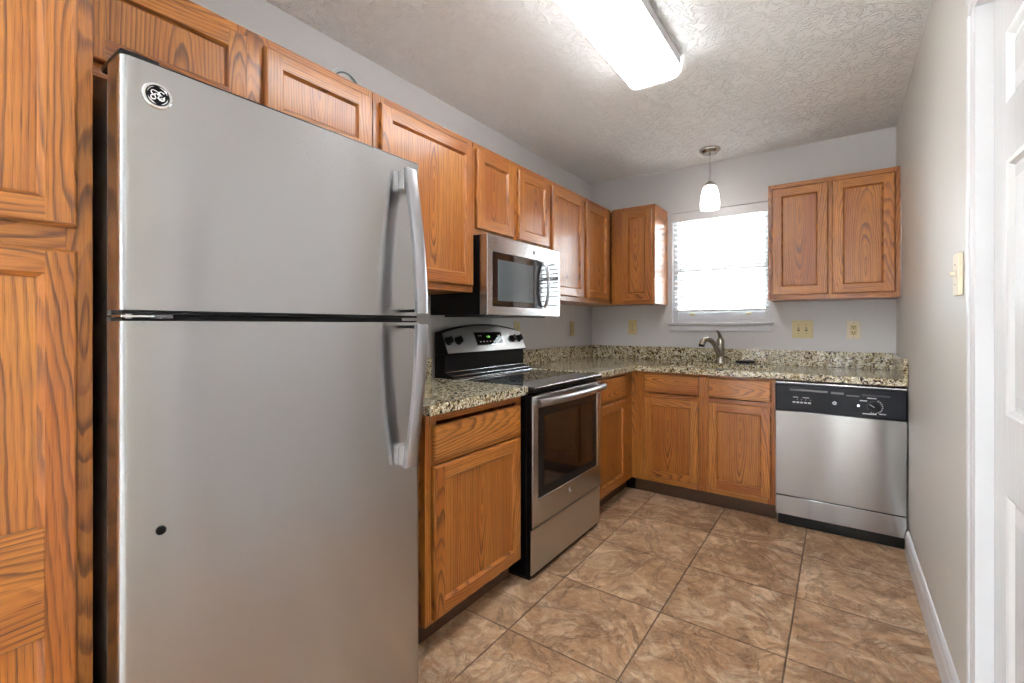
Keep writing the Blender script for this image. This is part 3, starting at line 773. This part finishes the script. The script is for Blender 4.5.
def text_mesh(txt, size, place, mat, name, parent, cx=0, cy=0, depth=.0003):
    cu = bpy.data.curves.new(name, 'FONT'); cu.body = txt; cu.size = size; cu.align_x = 'CENTER'; cu.align_y = 'CENTER'; cu.resolution_u = 2
    o = bpy.data.objects.new('tmp', cu); C.objects.link(o); dg = bpy.context.evaluated_depsgraph_get(); dg.update()
    me = bpy.data.meshes.new_from_object(o.evaluated_get(dg))
    m = MB(); V = [(v.co.x+cx, v.co.y+cy, depth) for v in me.vertices]; F = [list(p.vertices) for p in me.polygons]
    m.add(V, F, mat, place); C.objects.unlink(o); bpy.data.objects.remove(o)
    return m.build(name, parent)
tx = lambda u, v, n: tfP(u, v, n+.0085)
text_mesh('1:08', .019, tx, GREEN, 'clock_digits', dp, -1.625, .088)
for k in range(6): MB().box(-1.715+k*.031, -1.703+k*.031, .056, .062, .0086, .0089, WHITEP, tfP).build('key_mark', dp)
for y in (-1.715, -1.695, -1.53, -1.515): MB().box(y, y+.010, .094, .100, .0086, .0089, WHITEP, tfP).build('key_mark', dp)
# oven door
od = MB(); gu0, gu1, gv0, gv1 = -1.960, -1.312, .375, .805
od.plate([R0+.003, gu0, gu1, R1-.003], [.248, gv0, gv1, .868], {(1, 1)}, .655, .664, STEEL, tfL)
od = od.build('oven_door', t, bevel=.003)
MB().plate([R0+.002, gu0, gu1, R1-.002], [.250, gv0, gv1, .866], {(1, 1)}, .630, .6545, BLACKM, tfL).build('door_body', od)
m = MB().box(gu0+.0005, gu1-.0005, gv0+.0005, gv1-.0005, .640, .6615, BLACK, tfL); m.build('door_glass', od)
MB().box(gu0+.055, gu1-.055, gv0+.045, gv1-.045, .6617, .6624, OVENG, tfL).build('oven_window', od)
m = MB()
for k in range(5):
    a = R0+.09+k*.125; m.box(a, a+.105, .8683, .8703, .636, .660, BLACK, tfL)
m.build('vent_slot', od)
m = MB(); n_ = 20; P = []; 
for i in range(n_+1):
    s_ = i/n_; y = R0+.012+(R1-R0-.024)*s_; P.append((.690+.030*math.sin(math.pi*s_)**.7, y, .838))
m.tube(P, [.0165]*(n_+1), STEELH, 16, flat=1.15, up=(0, 0, 1)); hd = m.build('oven_handle', od)
for y in (R0+.035, R1-.035): MB().box(y-.014, y+.014, .828, .850, .6645, .688, CHROME, tfL, .003).build('handle_bracket', hd)
badge(od, tfL, -1.645, .325, .6645, .018, False)
MB().box(.50, .640, R0+.006, R1-.006, .002, .0115, BLACK, tfW).build('shadow_plinth', t)  # black base strip, also standing in for the shadow under the drawer
dw_ = MB().box(R0+.003, R1-.003, .026, .236, .648, .656, STEELP, tfL, .002, seg=2).build('storage_drawer', t)
MB().box(R0+.003, R1-.003, .016, .234, .630, .6475, BLACKM, tfL).build('drawer_body', dw_)
m = MB(); V = []; F = []
for i in range(17):
    y = R0+.01+(R1-R0-.02)*i/16; z = .2365; d = .002+.007*math.sin(math.pi*i/16)
    V += [(y, z, .630), (y, z, .650), (y, z+d, .650), (y, z+d, .630)]
for i in range(16):
    for k in range(4): F.append([4*i+k, 4*i+(k+1) % 4, 4*i+4+(k+1) % 4, 4*i+4+k])
F += [[0, 1, 2, 3], [64, 65, 66, 67]]; m.add(V, F, BLACK, tfL); m.build('drawer_grip', t)
for x in (.08, .58):
    for y in (R0+.05, R1-.05): MB().lathe([(.018, 0), (.018, .011)], (x, y, .0005), BLACK, 12).build('levelling_foot', t)

# ------------------------------------------------------------------ microwave
M0, M1, MZ0, MZ1, MF = -2.022, -1.292, 1.252, 1.659, .402
t = thing('microwave', (.2, -1.66, MZ0), 'stainless over-the-range microwave hanging above the stove', 'microwave')
MB().box(.004, .352, M0+.002, M1-.002, MZ0+.004, MZ1, BLACKM, tfW, .002).build('housing', t)
gu0, gu1, gv0, gv1 = -1.978, -1.312, 1.297, 1.574
m = MB(); m.plate([M0, gu0, gu1, M1], [MZ0, gv0, gv1, MZ1], {(1, 1)}, .3525, MF, STEEL, tfL); fp = m.build('front_frame', t, bevel=.004, seg=3)
MB().box(gu0+.0005, -1.452, gv0+.0005, gv1-.0005, .36, MF-.0015, GLASSB, tfL, .001).build('door_glass', fp)
MB().box(gu0+.045, -1.60, gv0+.030, gv1-.035, MF-.0013, MF-.0005, MWIN, tfL).build('door_window', fp)
kp = MB().box(-1.4505, gu1-.0005, gv0+.0005, gv1-.0005, .36, MF-.0015, GLASSB, tfL, .001).build('keypad', fp)
for r in range(7):
    for c in range(3): MB().box(-1.435+c*.038, -1.420+c*.038, gv0+.03+r*.031, gv0+.036+r*.031, MF-.0014, MF-.0009, WHITEP, tfL).build('key_mark', kp)
P = [(MF+.008+.030*math.sin(math.pi*i/14)**.6, -1.492, 1.305+.262*i/14) for i in range(15)]
m = MB().tube(P, .011, STEELH, 12, flat=.8, up=(1, 0, 0)); m.build('handle', t)
badge(fp, tfL, -1.595, 1.615, MF+.0003, .014, False)
m = MB().box(-1.98, -1.33, MZ0-.004, MZ0+.003, .05, .34, GREYK, tfW if False else tfL)
MB().box(.05, .33, -1.96, -1.35, MZ0-.006, MZ0+.0035, BLACK, tfW, .002).build('underside_vent', t)

# ------------------------------------------------------------------ dishwasher
DX0, DX1 = 1.5135, 2.1195
t = thing('dishwasher', (1.815, -.32, 0), 'stainless dishwasher with black control strip under the right end of the counter', 'dishwasher')
MB().box(DX0+.006, DX1-.006, .075, .868, .03, .600, BLACKM, tfB).build('tub_body', t)
MB().box(DX0, DX1, .190, .692, .6005, .640, STEELD, tfB, .004, seg=2).build('door_panel', t)
cpn = MB().box(DX0, DX1, .6935, .853, .6005, .643, NAVY, tfB, .006, seg=2).build('control_strip', t)
MB().box(DX0, DX1, .8545, .866, .6005, .636, CHROME, tfB, .003).build('top_trim', t)
MB().box(DX0, DX1, .074, .1865, .6005, .637, STEELD, tfB, .003, seg=2).build('access_panel', t)
MB().box(DX0+.01, DX1-.004, .002, .073, .54, .596, BLACK, tfB, .004).build('toe_plate', t)
m = MB().box(DX0+.075, DX0+.26, .815, .826, .6435, .6475, GREYK, tfB, .001); m.box(DX0+.275, DX0+.335, .812, .823, .6435, .6475, GREYK, tfB, .001)
m.box(DX0+.345, DX0+.405, .806, .812, .6435, .6475, GREYK, tfB, .001); m.box(DX0+.415, DX0+.535, .812, .823, .6435, .646, plain('dim_plastic', (.045, .042, .06, 1), .4), tfB, .001)
m.build('latch_grip', cpn)
for k in range(5): MB().box(DX0+.090+k*.019, DX0+.104+k*.019, .744, .753, .6433, .6437, WHITEP, tfB).build('control_mark', cpn)
for a, b in ((.092, .118), (.14, .172)): MB().box(DX0+a, DX0+b, .776, .780, .6433, .6437, WHITEP, tfB).build('control_mark', cpn)
for a in (.112, .132, .152, .176): MB().box(DX0+a, DX0+a+.004, .764, .767, .6433, .6437, WHITEP, tfB).build('control_mark', cpn)
kx, kz = DX0+.468, .758
for i in range(11):
    a = math.radians(60-170*i/10); MB().box(kx+.036*math.cos(a)-.0025, kx+.036*math.cos(a)+.0025, kz+.036*math.sin(a)-.0025, kz+.036*math.sin(a)+.0025, .6433, .6437, WHITEP, tfB).build('control_mark', cpn)
for a, b, c in ((-.062, -.030, .026), (-.030, .010, .042), (-.05, .01, -.044), (.022, .05, -.04)): MB().box(kx+a, kx+b, kz+c, kz+c+.005, .6433, .6437, WHITEP, tfB).build('control_mark', cpn)

m = MB().lathe([(.029, .0005), (.028, .010), (.022, .014), (.020, .022), (.018, .024)], tfB(kx, kz, .643), BLACK, 28, axis=(0, -1, 0)); m.build('dial_knob', cpn)
m = MB(); m.prism([(-.0015, 0), (.0015, 0), (.0015, .024), (-.0015, .024)], .6675, .669, WHITEP, lambda a, b, w: tfB(kx+a*.6-b*.85, kz+a*.8+b*.55, w)); m.build('dial_pointer', cpn)
badge(cpn, tfB, DX0+.292, .760, .6433, .0095, False)
MB().lathe([(.006, 0), (.006, .0015)], tfB(DX0+.40, .757, .6433), CHROME, 14, axis=(0, -1, 0)).build('status_lamp', cpn)
MB().box(DX1-.012, DX1+.006, .60, .66, .585, .599, CHROME, tfB, .001).build('mounting_clip', t)

# ------------------------------------------------------------------ lights
t = thing('ceiling_light', (1.09, -2.18, H), 'long glowing fluorescent ceiling light with a white wrap diffuser', 'light')
LX0, LX1, LY0, LY1 = .955, 1.225, -2.80, -1.568
MB().box(LX0+.004, LX1-.004, LY0+.02, LY1-.02, H-.046, H-.0005, TRIM, tfW, .002).build('housing', t)
prof = [(LX0+.006, H-.0465), (LX0+.012, H-.064), (LX0+.030, H-.082), (LX0+.055, H-.088), (LX1-.055, H-.088), (LX1-.030, H-.082), (LX1-.012, H-.064), (LX1-.006, H-.0465)]
prof = prof+[(x*1., z) for x, z in ((LX1-.0065, H-.0463), (LX0+.0065, H-.0463))]
MB().prism(prof, LY0+.012, LY1-.012, LENS, lambda a, b, w: (a, w, b)).build('diffuser', t)
for y0, y1 in ((LY0, LY0+.0115), (LY1-.0115, LY1)):
    MB().prism([(LX0-.002, H-.0005)]+[(x+(x-1.09)*.012, z-.002) for x, z in prof[:8]]+[(LX1+.002, H-.0005)], y0, y1, LENSCAP, lambda a, b, w: (a, w, b)).build('end_cap', t)
PXC, PYC = 1.068, -.285
t = thing('pendant_light', (PXC, PYC, H), 'small lit pendant with frosted white glass shade in front of the window', 'light')
MB().lathe([(.070, H-.0005), (.071, H-.010), (.062, H-.014), (.060, H-.020), (.052, H-.026), (.048, H-.033), (.018, H-.040)], (PXC, PYC, 0), CHROME_D if False else NICKEL, 32).build('canopy', t)
MB().tube([(PXC, PYC, H-.0405), (PXC, PYC, 2.236)], .0058, CHROME, 12).build('rod', t)
MB().lathe([(.010, 2.2355), (.018, 2.232), (.032, 2.220), (.036, 2.206), (.034, 2.204)], (PXC, PYC, 0), NICKEL, 28).build('shade_holder', t)
MB().lathe([(.033, 2.2035), (.044, 2.196), (.056, 2.160), (.063, 2.115), (.066, 2.075), (.064, 2.036), (.061, 2.036), (.062, 2.075), (.055, 2.14), (.030, 2.18)], (PXC, PYC, 0), SHADE, 32).build('shade', t)

# ------------------------------------------------------------------ wall plates
def plate_thing(name, label, cat, tf, u0, u1, v0, v1, mat, kind, th=.006):
    cu, cv = (u0+u1)/2, (v0+v1)/2
    t = thing(name, tf(cu, cv, .0005), label, cat)
    MB().box(u0, u1, v0, v1, .0005, th, mat, tf, .0025, seg=2).build('cover_plate', t)
    hv = (v1-v0)/.115
    if kind == 'outlet':
        for s_ in (-1, 1):
            c = cv+s_*.0195*hv
            o = MB().box(cu-.016, cu+.016, c-.014, c+.014, th+.0002, th+.003, mat, tf, .004, seg=2).build('receptacle', t)
            m = MB(); m.box(cu-.008, cu-.0055, c-.002, c+.008, th+.0031, th+.0036, SLOT, tf); m.box(cu+.0055, cu+.008, c-.002, c+.008, th+.0031, th+.0036, SLOT, tf)
            m.box(cu-.003, cu+.003, c-.011, c-.006, th+.0031, th+.0036, SLOT, tf); m.build('slot', o)
        MB().box(cu-.002, cu+.002, cv-.002, cv+.002, th+.0002, th+.002, SLOT, tf).build('screw', t)
    elif kind == 'decora':
        o = MB().box(cu-.0165, cu+.0165, cv-.033, cv+.033, th+.0002, th+.003, IVORY, tf, .001).build('receptacle', t)
        m = MB()
        for c in (cv-.019, cv+.019):
            m.box(cu-.009, cu-.005, c-.002, c+.008, th+.0031, th+.0036, SLOT, tf); m.box(cu+.005, cu+.009, c-.002, c+.008, th+.0031, th+.0036, SLOT, tf)
            m.box(cu-.003, cu+.003, c-.012, c-.006, th+.0031, th+.0036, SLOT, tf)
        m.box(cu-.008, cu+.008, cv-.003, cv+.003, th+.0031, th+.0042, mat, tf); m.build('slot', o)
        for s_ in (-1, 1): MB().box(cu-.002, cu+.002, cv+s_*.048-.002, cv+s_*.048+.002, th+.0002, th+.001, SLOT, tf).build('screw', t)
    else:
        cs = [cu-.023, cu+.023] if kind == 'double' else [cu]
        for c in cs:
            m = MB().box(c-.006, c+.006, cv-.012, cv+.012, th+.0002, th+.0012, SLOT if kind == 'double' else mat, tf); m.build('toggle_slot', t)
            m = MB().box(c-.0045, c+.0045, cv-.003, cv+.009, th+.0013, th+.012, mat, tf, .001); m.build('toggle', t)
            for s_ in (-1, 1): MB().box(c-.0022, c+.0022, cv+s_*.030-.0022, cv+s_*.030+.0022, th+.0002, th+.001, SLOT, tf).build('screw', t)
    return t
plate_thing('wall_outlet', 'ivory duplex outlet on the left wall near the corner', 'outlet', tfL, -.412, -.341, 1.109, 1.232, IVORY, 'outlet')
plate_thing('wall_outlet', 'ivory outlet on the left wall half hidden behind the stove', 'outlet', tfL, -1.225, -1.150, 1.106, 1.228, IVORY, 'outlet')
plate_thing('wall_outlet', 'ivory duplex outlet on the back wall left of the window', 'outlet', tfB, .347, .422, 1.120, 1.243, IVORY, 'outlet')
plate_thing('light_switch', 'ivory double light switch on the back wall right of the window', 'switch', tfB, 1.554, 1.679, 1.109, 1.233, IVORY, 'double')
plate_thing('wall_outlet', 'pale almond rectangular outlet on the back wall near the right corner', 'outlet', tfB, 1.867, 1.942, 1.107, 1.228, IVORYL, 'decora')
plate_thing('light_switch', 'ivory single light switch on the right wall beside the door', 'switch', tfR, -1.952, -1.880, 1.290, 1.416, IVORYL, 'single', th=.013)

# cable on top of the wall cabinet
m = MB(); P = []
for i in range(15):
    a = math.pi*i/14; P.append((.21+.01*math.cos(a), -2.70-.075*math.cos(a), Z1+.004+.088*math.sin(a)))
m.tube(P, .0035, plain('pale_cable', (.62, .68, .70, 1), .3), 8)
P = [(x+.006, y+.012, Z1+.004+(z-Z1-.004)*.9) for x, y, z in P]; m.tube(P, .0035, plain('dark_cable', (.12, .17, .18, 1), .3), 8)
tag(m.build('cable_loop'), 'pale looped cable lying on top of the wall cabinet above the refrigerator', 'cable')
